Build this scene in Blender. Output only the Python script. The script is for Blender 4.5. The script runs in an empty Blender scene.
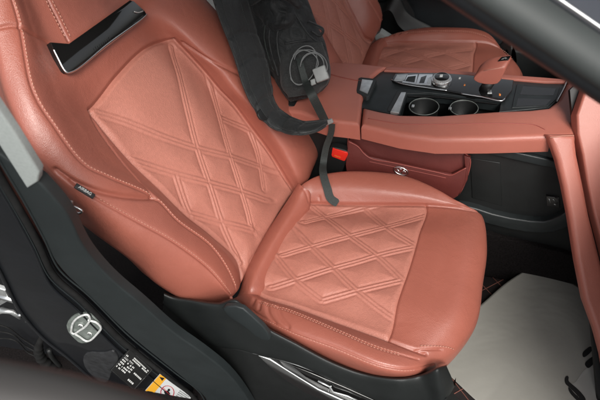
import bpy, bmesh, math, random
import numpy as np
from mathutils import Vector, Matrix, noise
random.seed(4); rng = np.random.default_rng(4)
C = bpy.context.scene
R_ = math.radians

# ------------------------------------------------------------ camera, sky, sun, exposure
CAM = np.array([0.25230387, -0.81897219, 1.00714697])
CM = np.array([[0.94239617, 0.31630513, -0.10881419],
               [-0.14844464, 0.68698862, 0.71134438],
               [0.29975599, -0.65421534, 0.69436924]])
FP = 555.88
q, r_ = np.linalg.qr(CM.T); q = q * np.sign(np.diag(r_)); CM = q.T
cam_d = bpy.data.cameras.new('camera'); cam = bpy.data.objects.new('camera', cam_d)
C.collection.objects.link(cam)
m4 = Matrix.Identity(4)
for i in range(3):
    for j in range(3): m4[i][j] = float(CM[j][i])
    m4[i][3] = float(CAM[i])
cam.matrix_world = m4
cam_d.sensor_width = 36; cam_d.lens = FP / 600 * 36; cam_d.clip_start = .02; cam_d.clip_end = 500
cam_d.dof.use_dof = True; cam_d.dof.focus_distance = 1.25; cam_d.dof.aperture_fstop = 6.5
C.camera = cam
SUN_EL, SUN_AZ = 52, 200      # azimuth measured from +X towards +Y
w = bpy.data.worlds.new('World'); C.world = w; w.use_nodes = True
nt = w.node_tree; nt.nodes.clear()
sky = nt.nodes.new('ShaderNodeTexSky'); sky.sky_type = 'NISHITA'; sky.sun_disc = False
sky.sun_elevation = R_(SUN_EL); sky.sun_rotation = R_(90 - SUN_AZ); sky.dust_density = 4; sky.air_density = 1
hs = nt.nodes.new('ShaderNodeHueSaturation'); hs.inputs['Saturation'].default_value = .22
bg = nt.nodes.new('ShaderNodeBackground'); bg.inputs[1].default_value = .15
wo = nt.nodes.new('ShaderNodeOutputWorld')
nt.links.new(sky.outputs[0], hs.inputs['Color']); nt.links.new(hs.outputs[0], bg.inputs[0]); nt.links.new(bg.outputs[0], wo.inputs[0])
sd = bpy.data.lights.new('sun', 'SUN'); sd.energy = 2.8; sd.angle = R_(26); sd.color = (1, .96, .9)
so = bpy.data.objects.new('sun', sd); C.collection.objects.link(so)
a, e = R_(SUN_AZ), R_(SUN_EL)
sv = Vector((math.cos(e) * math.cos(a), math.cos(e) * math.sin(a), math.sin(e)))
# sun stands on the open-door side of the car
sv = Vector((.40, -.56, .72)).normalized()
sky.sun_elevation = math.asin(sv.z); sky.sun_rotation = math.atan2(sv.x, sv.y)
so.rotation_euler = sv.to_track_quat('Z', 'Y').to_euler()
C.view_settings.view_transform = 'Standard'; C.view_settings.look = 'None'
C.view_settings.exposure = .15; C.view_settings.gamma = 1
C.render.engine = 'CYCLES'
C.cycles.max_bounces = 8

# ------------------------------------------------------------ measuring helpers
def ray(x, y): return np.array([(x - 300) / FP, -(y - 200) / FP, -1.]) @ CM
def U(x, y, n, c):
    d = ray(x, y); n = np.array(n, float)
    return CAM + d * (np.dot(n, np.array(c, float) - CAM) / np.dot(n, d))
def Z(x, y, z): return U(x, y, (0, 0, 1), (0, 0, z))
def Y(x, y, v): return U(x, y, (0, 1, 0), (0, v, 0))
def X(x, y, v): return U(x, y, (1, 0, 0), (v, 0, 0))
def px_of(P):
    q = (np.asarray(P) - CAM) @ CM.T
    return np.stack([300 - FP * q[..., 0] / q[..., 2], 200 + FP * q[..., 1] / q[..., 2]], -1)
REC = R_(28)
BN = np.array([math.cos(REC), 0, math.sin(REC)]); BU = np.array([-math.sin(REC), 0, math.cos(REC)]); BC = np.array([-.23, 0, .02])
def B(x, y, h): return U(x, y, BN, BC + BN * h)

# ------------------------------------------------------------ materials
def mat(name, col, rough=.5, metal=0, spec=.5, noise_scale=0, noise_amt=0, bump=0, bump_scale=500, bump_dist=.001,
        coat=0, sheen=0, col2=None, fold=0, fold_scale=14, kind='noise', trans=0, emit=None, rough_var=0):
    m = bpy.data.materials.new(name); m.use_nodes = True; t = m.node_tree; b = t.nodes['Principled BSDF']
    b.inputs['Base Color'].default_value = (*col, 1); b.inputs['Roughness'].default_value = rough
    b.inputs['Metallic'].default_value = metal; b.inputs['Specular IOR Level'].default_value = spec
    b.inputs['Coat Weight'].default_value = coat; b.inputs['Sheen Weight'].default_value = sheen
    b.inputs['Transmission Weight'].default_value = trans
    tc = t.nodes.new('ShaderNodeTexCoord')
    if noise_amt:
        n = t.nodes.new('ShaderNodeTexNoise'); n.inputs['Scale'].default_value = noise_scale or 30; n.inputs['Detail'].default_value = 6
        t.links.new(tc.outputs['Object'], n.inputs['Vector'])
        rp = t.nodes.new('ShaderNodeValToRGB'); rp.color_ramp.elements[0].position = .3; rp.color_ramp.elements[1].position = .7
        c2 = col2 or tuple(min(1, c * (1 + noise_amt)) for c in col)
        rp.color_ramp.elements[0].color = (*[c * (1 - noise_amt) for c in col], 1) if col2 is None else (*col, 1)
        rp.color_ramp.elements[1].color = (*c2, 1)
        t.links.new(n.outputs['Fac'], rp.inputs[0]); t.links.new(rp.outputs[0], b.inputs['Base Color'])
    if rough_var:
        n3 = t.nodes.new('ShaderNodeTexNoise'); n3.inputs['Scale'].default_value = 9; n3.inputs['Detail'].default_value = 5
        t.links.new(tc.outputs['Object'], n3.inputs['Vector'])
        mr = t.nodes.new('ShaderNodeMapRange'); mr.inputs['From Min'].default_value = .3; mr.inputs['From Max'].default_value = .7
        mr.inputs['To Min'].default_value = rough - rough_var; mr.inputs['To Max'].default_value = rough + rough_var
        t.links.new(n3.outputs['Fac'], mr.inputs['Value']); t.links.new(mr.outputs[0], b.inputs['Roughness'])
    prev = None
    if fold:
        n = t.nodes.new('ShaderNodeTexNoise'); n.inputs['Scale'].default_value = fold_scale; n.inputs['Detail'].default_value = 3; n.inputs['Distortion'].default_value = .6
        t.links.new(tc.outputs['Object'], n.inputs['Vector'])
        bp = t.nodes.new('ShaderNodeBump'); bp.inputs['Strength'].default_value = 1; bp.inputs['Distance'].default_value = fold
        t.links.new(n.outputs['Fac'], bp.inputs['Height']); prev = bp
    if bump:
        if kind == 'voronoi':
            v = t.nodes.new('ShaderNodeTexVoronoi'); v.feature = 'F1'; o = v.outputs['Distance']
        else:
            v = t.nodes.new('ShaderNodeTexNoise'); v.inputs['Detail'].default_value = 4; o = v.outputs['Fac']
        v.inputs['Scale'].default_value = bump_scale; t.links.new(tc.outputs['Object'], v.inputs['Vector'])
        bp = t.nodes.new('ShaderNodeBump'); bp.inputs['Strength'].default_value = bump; bp.inputs['Distance'].default_value = bump_dist
        t.links.new(o, bp.inputs['Height'])
        if prev: t.links.new(prev.outputs[0], bp.inputs['Normal'])
        prev = bp
    if prev: t.links.new(prev.outputs[0], b.inputs['Normal'])
    return m
LEA = (.335, .104, .072)
M = dict(
    leather=mat('leather', LEA, .41, spec=.6, noise_scale=7, noise_amt=.05, bump=.35, bump_scale=650, kind='voronoi', fold=.0026, fold_scale=14, rough_var=.08),
    insert=mat('perforated_leather', (.415, .162, .120), .50, spec=.4, noise_scale=140, noise_amt=.06, bump=.45, bump_scale=430, kind='voronoi', fold=.0009, fold_scale=14),
    trimleather=mat('trim_leather', (.42, .138, .100), .42, spec=.42, noise_scale=9, noise_amt=.05, bump=.3, bump_scale=700, kind='voronoi', fold=.001, fold_scale=10),
    thread=mat('thread', (.56, .28, .21), .6),
    pocket=mat('dark_red_leather', (.115, .024, .020), .45, noise_scale=15, noise_amt=.1, bump=.3, bump_scale=600, kind='voronoi', fold=.002, fold_scale=14),
    pocket_edge=mat('pocket_edge', (.30, .075, .06), .5),
    piano=mat('gloss_black', (.008, .008, .008), .08, coat=.5),
    black=mat('matte_black_plastic', (.009, .010, .010), .5, noise_scale=40, noise_amt=.15, bump=.3, bump_scale=900),
    dark=mat('dark_trim', (.022, .025, .026), .55, noise_scale=20, noise_amt=.15, bump=.3, bump_scale=800),
    seatplastic=mat('seat_base_plastic', (.011, .013, .013), .42, noise_scale=25, noise_amt=.15, bump=.5, bump_scale=1100, rough_var=.08),
    grey=mat('grey_green_plastic', (.017, .022, .023), .5, noise_scale=25, noise_amt=.1, bump=.5, bump_scale=1100, rough_var=.06),
    lightgrey=mat('light_grey_trim', (.34, .37, .36), .8, noise_scale=300, noise_amt=.08, bump=.4, bump_scale=900),
    console=mat('console_plastic', (.016, .020, .021), .38, noise_scale=60, noise_amt=.2, bump=.3, bump_scale=1000, rough_var=.06),
    chrome=mat('chrome', (.80, .81, .81), .24, 1),
    satin=mat('satin_metal', (.60, .62, .62), .34, .75, noise_scale=60, noise_amt=.15),
    zinc=mat('zinc_plate', (.80, .84, .80), .35, .25, noise_scale=120, noise_amt=.25, bump=.4, bump_scale=400),
    paint=mat('dark_car_paint', (.007, .008, .010), .38, spec=.3, coat=.2, noise_scale=15, noise_amt=.2, fold=.001),
    pillar=mat('pillar_cover', (.045, .051, .050), .62, noise_scale=30, noise_amt=.08),
    dusty=mat('dusty_panel', (.020, .021, .023), .6, noise_scale=60, noise_amt=.5), dullzinc=mat('dull_zinc', (.22, .25, .23), .4, .3, noise_scale=90, noise_amt=.3),
    blackpaint=mat('black_painted_edge', (.012, .013, .015), .4),
    glass=mat('dark_tinted_glass', (.012, .016, .026), .06, coat=.6),
    doorpaint=mat('brown_door_edge', (.042, .039, .037), .5, coat=.1),
    rubber=mat('rubber', (.012, .012, .012), .75, spec=.2, noise_scale=50, noise_amt=.3),
    carpet=mat('carpet', (.012, .010, .010), .95, spec=.1, noise_scale=260, noise_amt=.6, bump=1, bump_scale=500, bump_dist=.004),
    floormat=mat('floor_mat', (.014, .010, .010), .55, noise_scale=60, noise_amt=.3, bump=.5, bump_scale=600),
    matthread=mat('floor_mat_thread', (.20, .075, .055), .7),
    paper=mat('paper', (.30, .292, .262), .7, noise_scale=7, noise_amt=.05, fold=.007, fold_scale=5, bump=.3, bump_scale=60),
    paperink=mat('paper_ink', (.012, .012, .012), .6),
    papergrey=mat('paper_grey_ink', (.36, .355, .33), .6),
    fabric=mat('black_fabric', (.015, .0165, .017), .6, spec=.35, sheen=.08, noise_scale=200, noise_amt=.3, bump=.5, bump_scale=900, fold=.011, fold_scale=26),
    strap=mat('black_strap_fabric', (.014, .0155, .016), .5, spec=.4, sheen=.08, noise_scale=260, noise_amt=.25, bump=.5, bump_scale=1000, fold=.004, fold_scale=30),
    mesh=mat('black_net', (.022, .024, .024), .8, sheen=.15, noise_scale=400, noise_amt=.6, bump=1, bump_scale=700, fold=.006, fold_scale=24),
    web=mat('grey_webbing', (.026, .032, .030), .7, noise_scale=500, noise_amt=.4, bump=.8, bump_scale=800),
    adapter=mat('grey_adapter', (.25, .265, .26), .4, noise_scale=80, noise_amt=.1),
    cable=mat('grey_cable', (.16, .17, .17), .5),
    red=mat('red_plastic', (.72, .03, .018), .3, noise_scale=30, noise_amt=.05),
    white=mat('white_print', (.75, .76, .74), .5),
    yellow=mat('yellow_print', (.85, .42, .03), .5),
    redprint=mat('red_print', (.50, .02, .04), .5),
    stickwhite=mat('white_sticker', (.62, .64, .64), .45, noise_scale=40, noise_amt=.04),
    blackprint=mat('black_print', (.01, .01, .01), .5),
    orange=mat('orange_print', (.8, .25, .05), .5),
    doorcard=mat('dark_door_card', (.020, .024, .027), .6, noise_scale=12, noise_amt=.2, bump=.4, bump_scale=500),
    roof=mat('headliner', (.03, .03, .03), .9),
    ground=mat('asphalt', (.07, .07, .068), .9, noise_scale=40, noise_amt=.3, bump=.5, bump_scale=120),
)
for k_ in ('leather', 'trimleather'):
    b_ = M[k_].node_tree.nodes['Principled BSDF']; b_.inputs['Coat Weight'].default_value = .22; b_.inputs['Coat Roughness'].default_value = .30
# ------------------------------------------------------------ object helpers
WL = {}
def empty(name, loc, label, cat, group=None):
    o = bpy.data.objects.new(name, None); C.collection.objects.link(o); o.location = Vector([float(v) for v in loc])
    o.empty_display_size = .05
    WL[o] = np.array(loc, float); o['label'] = label; o['category'] = cat
    if group: o['group'] = group
    return o
def obj(name, V, F, m, parent=None, smooth=True, angle=None, label=None, cat=None, kind=None, mats=None, mi=None):
    V = np.asarray(V, float)
    if parent is not None: org = WL[parent]
    else: org = np.array([V[:, 0].mean(), V[:, 1].mean(), V[:, 2].min()])
    me = bpy.data.meshes.new(name)
    me.from_pydata((V - org).tolist(), [], [tuple(int(i) for i in f) for f in F] if not isinstance(F, np.ndarray) else F.tolist())
    for mm in (mats or [m]): me.materials.append(mm)
    if mi is not None: me.polygons.foreach_set('material_index', mi)
    me.polygons.foreach_set('use_smooth', [smooth] * len(me.polygons))
    if angle: me.set_sharp_from_angle(angle=R_(angle))
    me.update()
    o = bpy.data.objects.new(name, me); C.collection.objects.link(o); WL[o] = org
    if parent is not None: o.parent = parent
    else: o.location = Vector(org.tolist())
    if label: o['label'] = label
    if cat: o['category'] = cat
    if kind: o['kind'] = kind
    return o
def bm_obj(name, bm, m, parent=None, **k):
    bm.normal_update()
    bm.verts.ensure_lookup_table()
    for i, v in enumerate(bm.verts): v.index = i
    V = [tuple(v.co) for v in bm.verts]; F = [tuple(v.index for v in f.verts) for f in bm.faces]; bm.free()
    k.setdefault('angle', 35)
    return obj(name, V, F, m, parent, **k)
def herm(t, P, ts):
    t = np.asarray(t, float); P = np.asarray(P, float); n = len(t)
    if n == 2:
        s = ((ts - t[0]) / (t[1] - t[0])).reshape((-1,) + (1,) * (P.ndim - 1)); return P[0] * (1 - s) + P[1] * s
    h = np.diff(t).reshape((-1,) + (1,) * (P.ndim - 1)); d = np.diff(P, axis=0) / h
    mt = np.empty_like(P); mt[1:-1] = (h[1:] * d[:-1] + h[:-1] * d[1:]) / (h[1:] + h[:-1]); mt[0] = d[0]; mt[-1] = d[-1]
    k = np.clip(np.searchsorted(t, ts, side='right') - 1, 0, n - 2)
    hh = h[k]; s = (ts - t[k]).reshape(hh.shape) / hh
    s2, s3 = s * s, s * s * s
    return (2*s3-3*s2+1)*P[k] + (s3-2*s2+s)*hh*mt[k] + (-2*s3+3*s2)*P[k+1] + (s3-s2)*hh*mt[k+1]
def curve(P, n=60):
    P = np.asarray(P, float); t = np.concatenate([[0], np.cumsum(np.linalg.norm(np.diff(P, axis=0), axis=1) ** .7)])
    ts = np.linspace(0, t[-1], n * 4); Q = herm(t, P, ts)
    L = np.concatenate([[0], np.cumsum(np.linalg.norm(np.diff(Q, axis=0), axis=1))]); s = np.linspace(0, L[-1], n)
    return np.stack([np.interp(s, L, Q[:, i]) for i in range(Q.shape[1])], 1)
def surf(ctrl, res):
    """smooth surface through a net of control points; returns grid and the sample index of each control row/column"""
    P = np.array(ctrl, float)
    def par(A):
        d = np.linalg.norm(np.diff(A, axis=0), axis=2).mean(1) ; d = np.maximum(d, 1e-4)
        return d, np.concatenate([[0], np.cumsum(d ** .75)])
    out = []
    for ax in (0, 1):
        A = P if ax == 0 else P.swapaxes(0, 1)
        d, t = par(A); ts = []; idx = [0]
        for i in range(len(d)):
            n = max(2, int(math.ceil(d[i] / res))); ts += list(np.linspace(t[i], t[i+1], n, endpoint=False)); idx.append(len(ts))
        ts.append(t[-1]); out.append((t, np.array(ts), idx))
    G = herm(out[0][0], P, out[0][1]); G = herm(out[1][0], G.swapaxes(0, 1), out[1][1]).swapaxes(0, 1)
    return G, out[0][2], out[1][2]
def normals(G):
    du = np.gradient(G, axis=0); dv = np.gradient(G, axis=1); N = np.cross(du, dv)
    N /= np.maximum(np.linalg.norm(N, axis=2, keepdims=True), 1e-9)
    vis = CAM - G
    if (np.einsum('ijk,ijk->ij', N, vis)).mean() < 0: N = -N
    return N
def on_surf(G, pts, n=80, N=None, smooth=5):
    """3-D course of a line traced on a surface"""
    P2 = px_of(G).reshape(-1, 2); G3 = G.reshape(-1, 3); c = curve(pts, n) if len(pts) > 2 else np.linspace(pts[0], pts[1], n)
    if N is not None:
        face = np.einsum('ij,ij->i', N.reshape(-1, 3), CAM - G3) < 0
        P2 = P2.copy(); P2[face] = 1e5
    ids = np.array([np.argmin(((P2 - q) ** 2).sum(1)) for q in c])
    Q = G3[ids]
    if smooth:
        k = smooth; Qp = np.concatenate([np.repeat(Q[:1], k, 0), Q, np.repeat(Q[-1:], k, 0)])
        Q2 = np.stack([np.convolve(Qp[:, i], np.ones(2*k+1)/(2*k+1), 'valid') for i in range(3)], 1)
        Q = Q2
    if N is None: return Q
    return Q, N.reshape(-1, 3)[ids]
def dist(G, line):
    V = G.reshape(-1, 3); best = np.full(len(V), 9e9)
    lo, hi = line.min(0) - .03, line.max(0) + .03
    sel = np.where(((V > lo) & (V < hi)).all(1))[0]; W = V[sel]; b = np.full(len(W), 9e9)
    for a_, c_ in zip(line[:-1], line[1:]):
        ab = c_ - a_; L = ab @ ab
        if L < 1e-12: continue
        t = np.clip(((W - a_) @ ab) / L, 0, 1); b = np.minimum(b, ((W - a_ - t[:, None] * ab) ** 2).sum(1))
    best[sel] = np.sqrt(b); return best.reshape(G.shape[:2])
def groove(d, w_, depth): return -depth * np.exp(-(d / w_) ** 2)
def grid_obj(name, G, mask, m, parent, **k):
    nr, nc = G.shape[:2]; I = np.arange(nr * nc).reshape(nr, nc)
    F = np.stack([I[:-1, :-1], I[1:, :-1], I[1:, 1:], I[:-1, 1:]], -1)
    F = F[mask] if mask is not None else F.reshape(-1, 4)
    u, inv = np.unique(F, return_inverse=True)
    return obj(name, G.reshape(-1, 3)[u], inv.reshape(-1, 4), m, parent, **k)
def join(parts):
    V, F, o = [], [], 0
    for v, f in parts:
        V.append(np.asarray(v, float)); F += [tuple(i + o for i in ff) for ff in f]; o += len(v)
    return np.concatenate(V), F
def tube_data(path, r, sides=8, closed=False, flat=1, up=None):
    P = np.asarray(path, float); n = len(P); T = np.gradient(P, axis=0)
    if closed: T = np.roll(P, -1, 0) - np.roll(P, 1, 0)
    T /= np.maximum(np.linalg.norm(T, axis=1, keepdims=True), 1e-9)
    rr = np.broadcast_to(np.asarray(r, float), (n,))
    if up is None:
        ref = np.array([0, 0, 1.]) if abs(T[0][2]) < .9 else np.array([1., 0, 0]); ups = np.empty_like(P); u = ref
        for i in range(n):
            u = u - T[i] * (u @ T[i]); u /= max(np.linalg.norm(u), 1e-9); ups[i] = u
    else:
        ups = np.broadcast_to(np.asarray(up, float), P.shape).copy(); ups -= T * (ups * T).sum(1, keepdims=True); ups /= np.maximum(np.linalg.norm(ups, axis=1, keepdims=True), 1e-9)
    S = np.cross(T, ups); V = []
    for k in range(sides):
        a_ = 2 * math.pi * k / sides; V.append(P + rr[:, None] * (math.cos(a_) * S + flat * math.sin(a_) * ups))
    V = np.stack(V, 1).reshape(-1, 3); F = []
    for i in range(n if closed else n - 1):
        j = (i + 1) % n
        for k in range(sides): F.append((i*sides+k, i*sides+(k+1) % sides, j*sides+(k+1) % sides, j*sides+k))
    if not closed: F += [tuple(range(sides))[::-1], tuple((n-1)*sides + k for k in range(sides))]
    return V, F
def tube(name, path, r, m, parent=None, sides=8, closed=False, flat=1, up=None, **k):
    return obj(name, *tube_data(path, r, sides, closed, flat, up), m, parent, **k)
def stitch(name, P, N, m, parent, gap=.0068, ln=.0046, r=.0009, off=.0026, side=0):
    L = np.concatenate([[0], np.cumsum(np.linalg.norm(np.diff(P, axis=0), axis=1))]); parts = []
    T = np.gradient(P, axis=0); T /= np.maximum(np.linalg.norm(T, axis=1, keepdims=True), 1e-9); S = np.cross(T, N)
    Q = P + N * off + S * side
    for s in np.arange(gap, L[-1] - gap, gap):
        ss = np.linspace(s, s + ln, 4); pts = np.stack([np.interp(ss, L, Q[:, i]) for i in range(3)], 1)
        parts.append(tube_data(pts, [r*.55, r, r, r*.55], 5))
    if parts: return obj(name, *join(parts), m, parent)
def chaikin(P, it=2, keep=()):
    P = [np.array(p, float) for p in P]; keep = set(keep); K = [i in keep for i in range(len(P))]
    for _ in range(it):
        Q, KK = [], []; n = len(P)
        for i in range(n):
            p, q_ = P[i], P[(i+1) % n]
            if K[i]: Q.append(p); KK.append(True)
            else: Q.append(.75*p + .25*q_); KK.append(False)
            if not K[(i+1) % n]: Q.append(.25*p + .75*q_); KK.append(False)
        P, K = Q, KK
    return P
def slab(name, pts, n, c, thick, m, parent=None, bevel=.002, seg=3, smooth_it=0, keep=(), h=0, bmp=None, **k):
    """solid plate with a traced outline, front face on plane (n,c)+h, thickness going back"""
    n = np.array(n, float); n /= np.linalg.norm(n); c = np.array(c, float) + n * h
    if n @ (CAM - c) < 0: n = -n
    if smooth_it: pts = chaikin(pts, smooth_it, keep)
    V = [U(p[0], p[1], n, c) for p in pts]
    return prism(name, V, -n * thick, m, parent, bevel, seg, **k)
def prism(name, V, ext, m, parent=None, bevel=.002, seg=3, **k):
    bm = bmesh.new(); vs = [bm.verts.new(tuple(v)) for v in V]; f = bm.faces.new(vs)
    r = bmesh.ops.extrude_face_region(bm, geom=[f]); back = [g for g in r['geom'] if isinstance(g, bmesh.types.BMVert)]
    for v in back: v.co += Vector(tuple(float(x) for x in ext))
    bmesh.ops.recalc_face_normals(bm, faces=bm.faces)
    if bevel:
        bmesh.ops.remove_doubles(bm, verts=bm.verts, dist=1e-6)
        fr = [g for g in bm.edges if all(v in vs for v in g.verts)]
        bmesh.ops.bevel(bm, geom=fr, offset=bevel, segments=seg, profile=.5, affect='EDGES', clamp_overlap=True)
    return bm_obj(name, bm, m, parent, **k)
def box(name, c, ax, half, m, parent=None, bevel=.002, **k):
    ax = [np.array(a_, float) / np.linalg.norm(a_) for a_ in ax]; c = np.array(c, float)
    V = [c + ax[0]*half[0]*sx + ax[1]*half[1]*sy + ax[2]*half[2] for sx, sy in ((-1,-1),(1,-1),(1,1),(-1,1))]
    bm = bmesh.new(); vs = [bm.verts.new(tuple(v)) for v in V]; f = bm.faces.new(vs)
    r = bmesh.ops.extrude_face_region(bm, geom=[f])
    for g in r['geom']:
        if isinstance(g, bmesh.types.BMVert): g.co += Vector((-2*ax[2]*half[2]).tolist())
    bmesh.ops.recalc_face_normals(bm, faces=bm.faces)
    if bevel: bmesh.ops.bevel(bm, geom=bm.edges[:], offset=bevel, segments=3, profile=.5, affect='EDGES', clamp_overlap=True)
    return bm_obj(name, bm, m, parent, **k)
def fbm(G, scale, amp, seed=0):
    V = G.reshape(-1, 3) * scale + seed
    return np.array([noise.noise(Vector(v)) for v in V.tolist()]).reshape(G.shape[:2]) * amp
def text_data(s, P0, xd, yd, size, lift=.0004, depth=.0003):
    cu = bpy.data.curves.new('t', 'FONT'); cu.body = s; cu.size = 1; cu.extrude = 0
    o = bpy.data.objects.new('t', cu); me = bpy.data.meshes.new_from_object(o)
    V = np.array([v.co[:] for v in me.vertices]); F = [tuple(p.vertices) for p in me.polygons]
    bpy.data.objects.remove(o); bpy.data.curves.remove(cu); bpy.data.meshes.remove(me)
    xd = np.array(xd, float); yd = np.array(yd, float)
    n = np.cross(xd, yd); n /= np.linalg.norm(n)
    return np.array(P0) + V[:, :1]*size*xd + V[:, 1:2]*size*yd + n*lift, F

# ============================================================ SETTING: the car floor
FZ = -.36
obj('floor', [(-2.2, -.40, FZ), (2.0, -.40, FZ), (2.0, 1.16, FZ), (-2.2, 1.16, FZ)], [(0, 1, 2, 3)], M['carpet'], kind='structure', smooth=False)

obj('ground', [(-30, -30, -.78), (30, -30, -.78), (30, 30, -.78), (-30, 30, -.78)], [(0, 1, 2, 3)], M['ground'], kind='structure', smooth=False)

# ============================================================ CAR BODY
body = empty('vehicle_shell', (-.2, -.36, FZ), 'dark car body shell around the cabin with pillar trim, door jamb and windscreen pillar', 'car body')
# plane of the centre pillar
p1 = Y(0, 130, -.43); p2 = Z(250, 400, -.30); pd = p2 - p1
PN = np.cross(pd, [1, .10, 0]); PN /= np.linalg.norm(PN)
if PN @ (CAM - p1) < 0: PN = -PN
def jamb(name, pts, m, h=0, thick=.01, bevel=.003, it=0, parent=None, keep=(), **k):
    return slab(name, pts, PN, p1, thick, m, parent or body, bevel, 4, it, keep, h, **k)
trim_in = [(-20, 95), (0, 118), (20, 150), (38, 180), (58, 202), (72, 219), (83, 251), (97, 268), (116, 286), (140, 303), (172, 335), (205, 355), (231, 374), (252, 405), (270, 440)]
trim_out = [(215, 440), (208, 402), (200, 392), (174, 371), (127, 334), (87, 294), (57, 267), (43, 238), (22, 200), (0, 163), (-20, 125)]
lower = jamb('pillar_trim', [(40,184),(57,202),(70,219),(81,245),(97,266),(116,285),(140,304),(172,333),(205,355),(231,376),(252,405),(270,440)] + trim_out[:-1] + [(-20, 140)], M['grey'], h=.010, thick=.02, bevel=.004, it=2, keep=(0,11,12,22,23,24))
jamb('upper_pillar_trim', [(-25, 75), (0, 112), (15, 134), (39, 172), (38, 182), (27, 189), (0, 147), (-25, 108)], M['lightgrey'], h=.013, thick=.012, bevel=.003, it=0)
# raised ridge running along the trim
for off, r, h, mname in ((0, .0035, .014, 'rubber'),):
    pts = [(-20, 132), (0, 168), (22, 205), (42, 242), (56, 271), (86, 298), (126, 338), (172, 375), (198, 396), (206, 412)]
    tube('door_seal', [U(x - 3, y + 3, PN, p1 + PN * h) for x, y in curve(pts, 60)], .0055, M['rubber'], body, 10)
tube('trim_highlight', [U(x + 2.5, y - 2.5, PN, p1 + PN * .0105) for x, y in curve(pts, 60)], .0018, M['grey'], body, 8)  # thin tube added as a highlight line along the trim
tube('seal_lip', [U(x - 7, y + 6, PN, p1 + PN * .0045) for x, y in curve(pts, 60)], .0014, M['grey'], body, 8)
pts = [(-20, 150), (0, 184), (18, 216), (36, 250), (50, 281), (80, 309), (118, 347), (160, 383), (190, 410)]
tube('jamb_flange', [U(x - 1, y + 2, PN, p1 + PN * .004) for x, y in curve(pts, 60)], .0032, M['paint'], body, 8)
jin = [(x - 4, y + 4) for x, y in pts]
jout = [(190, 440), (140, 415), (97, 383), (67, 357), (43, 338), (20, 311), (0, 272), (-20, 235)]
jamb('door_jamb', [(-20, 140), (0, 170), (20, 206), (42, 243), (56, 272), (86, 299), (126, 339), (172, 376), (205, 412)] + jout, M['paint'], h=0, thick=.02, bevel=.004, keep=())
tube('jamb_edge', [U(x, y, PN, p1 + PN * .002) for x, y in curve(jout[::-1], 50)], .004, M['blackpaint'], body, 8)
# dark recess behind the jamb
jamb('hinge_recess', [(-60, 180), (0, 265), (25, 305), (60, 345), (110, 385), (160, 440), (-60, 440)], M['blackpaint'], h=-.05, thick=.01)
# faint raised pressing low on the jamb
jamb('jamb_pressing', [(84, 352), (104, 354), (113, 350), (120, 360), (112, 370), (108, 384), (98, 382), (82, 366)], M['dusty'], h=.004, thick=.004, bevel=.003, it=2)
for (x, y, r) in ((137, 350, .004), (150, 361, .003)):
    c = U(x, y, PN, p1 + PN * .002); t1 = np.cross(PN, [0, 0, 1]); t1 /= np.linalg.norm(t1); t2 = np.cross(PN, t1)
    V = [c + r * (math.cos(a_) * t1 + math.sin(a_) * t2) for a_ in np.linspace(0, 2 * math.pi, 14, endpoint=False)]
    prism('jamb_plug', V, PN * .003, M['rubber'], body, .0)
# striker
sc_ = U(80, 327, PN, p1)
def J(x, y, h): return U(x, y, PN, p1 + PN * h)
stk = jamb('striker', [(66, 324), (72, 317), (81, 314), (90, 315), (99, 321), (102, 328), (97, 336), (89, 343), (80, 344), (72, 337), (67, 331)], M['dullzinc'], h=.005, thick=.005, bevel=.002, it=1)
def lp(pts, h, r, name, m=M['zinc'], closed=True, n=40):
    P = [J(x, y, h) for x, y in (curve(list(pts) + [pts[0]], n)[:-1] if closed else curve(pts, n))]
    o = tube(name, P, r, m, stk, 8, closed); return o
lp([(71, 332), (73, 323), (79, 317), (88, 315), (90, 319), (86, 326), (79, 331), (74, 334)], .009, .0024, 'striker_loop')
lp([(88, 320), (97, 323), (101, 328), (97, 334), (89, 341), (86, 341), (80, 337), (75, 334)], .009, .0024, 'striker_loop', closed=False)
for (x, y) in ((81, 325), (90, 333)):
    c = J(x, y, .006); t1 = np.cross(PN, [0, 0, 1]); t1 /= np.linalg.norm(t1); t2 = np.cross(PN, t1)
    V = [c + .0052 * (math.cos(a_) * t1 + math.sin(a_) * t2) for a_ in np.linspace(0, 2 * math.pi, 18, endpoint=False)]
    s = prism('striker_screw', V, PN * .003, M['zinc'], stk, .0)
    tube('screw_ring', [c + PN * .0035 + .003 * (math.cos(a_) * t1 + math.sin(a_) * t2) for a_ in np.linspace(0, 2 * math.pi, 18, endpoint=False)], .0006, M['dark'], stk, 6, True)
# identification plate
def quad_pt(q, u, v):
    q = [np.array(p, float) for p in q]; return (q[0] * (1-u) + q[1] * u) * (1-v) + (q[3] * (1-u) + q[2] * u) * v
Q = [(130, 348.5), (153, 370), (134, 391), (110, 370)]     # top-left, top-right, bottom-right, bottom-left seen along the plate
plate = jamb('identification_plate', Q, M['blackprint'], h=.006, thick=.002, bevel=.0005)
tube('plate_border', [J(*quad_pt(Q, u, v), .0063) for u, v in ((.03,.03),(.97,.03),(.97,.97),(.03,.97))], .00025, M['satin'], plate, 4, True)
random.seed(12)
def bars(rows, Qd, h, m, parent, name):
    parts = []
    for (u0, u1, v, hv, gl) in rows:
        u = u0
        while u < u1 - .01:
            wd = gl * random.uniform(.6, 1.1); ue = min(u1, u + wd)
            P = [J(*quad_pt(Qd, a_, b_), h) for a_, b_ in ((u, v), (ue, v), (ue, v + hv), (u, v + hv))]
            if random.random() < .93: parts.append((P, [(0, 1, 2, 3)]))
            u = ue + gl * .28
    obj(name, *join(parts), m, parent, smooth=False)
bars([(.30, .92, .12, .045, .035), (.30, .92, .19, .05, .05), (.62, .92, .50, .06, .05), (.62, .86, .80, .07, .06)], Q, .0066, M['white'], plate, 'plate_lettering')
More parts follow.
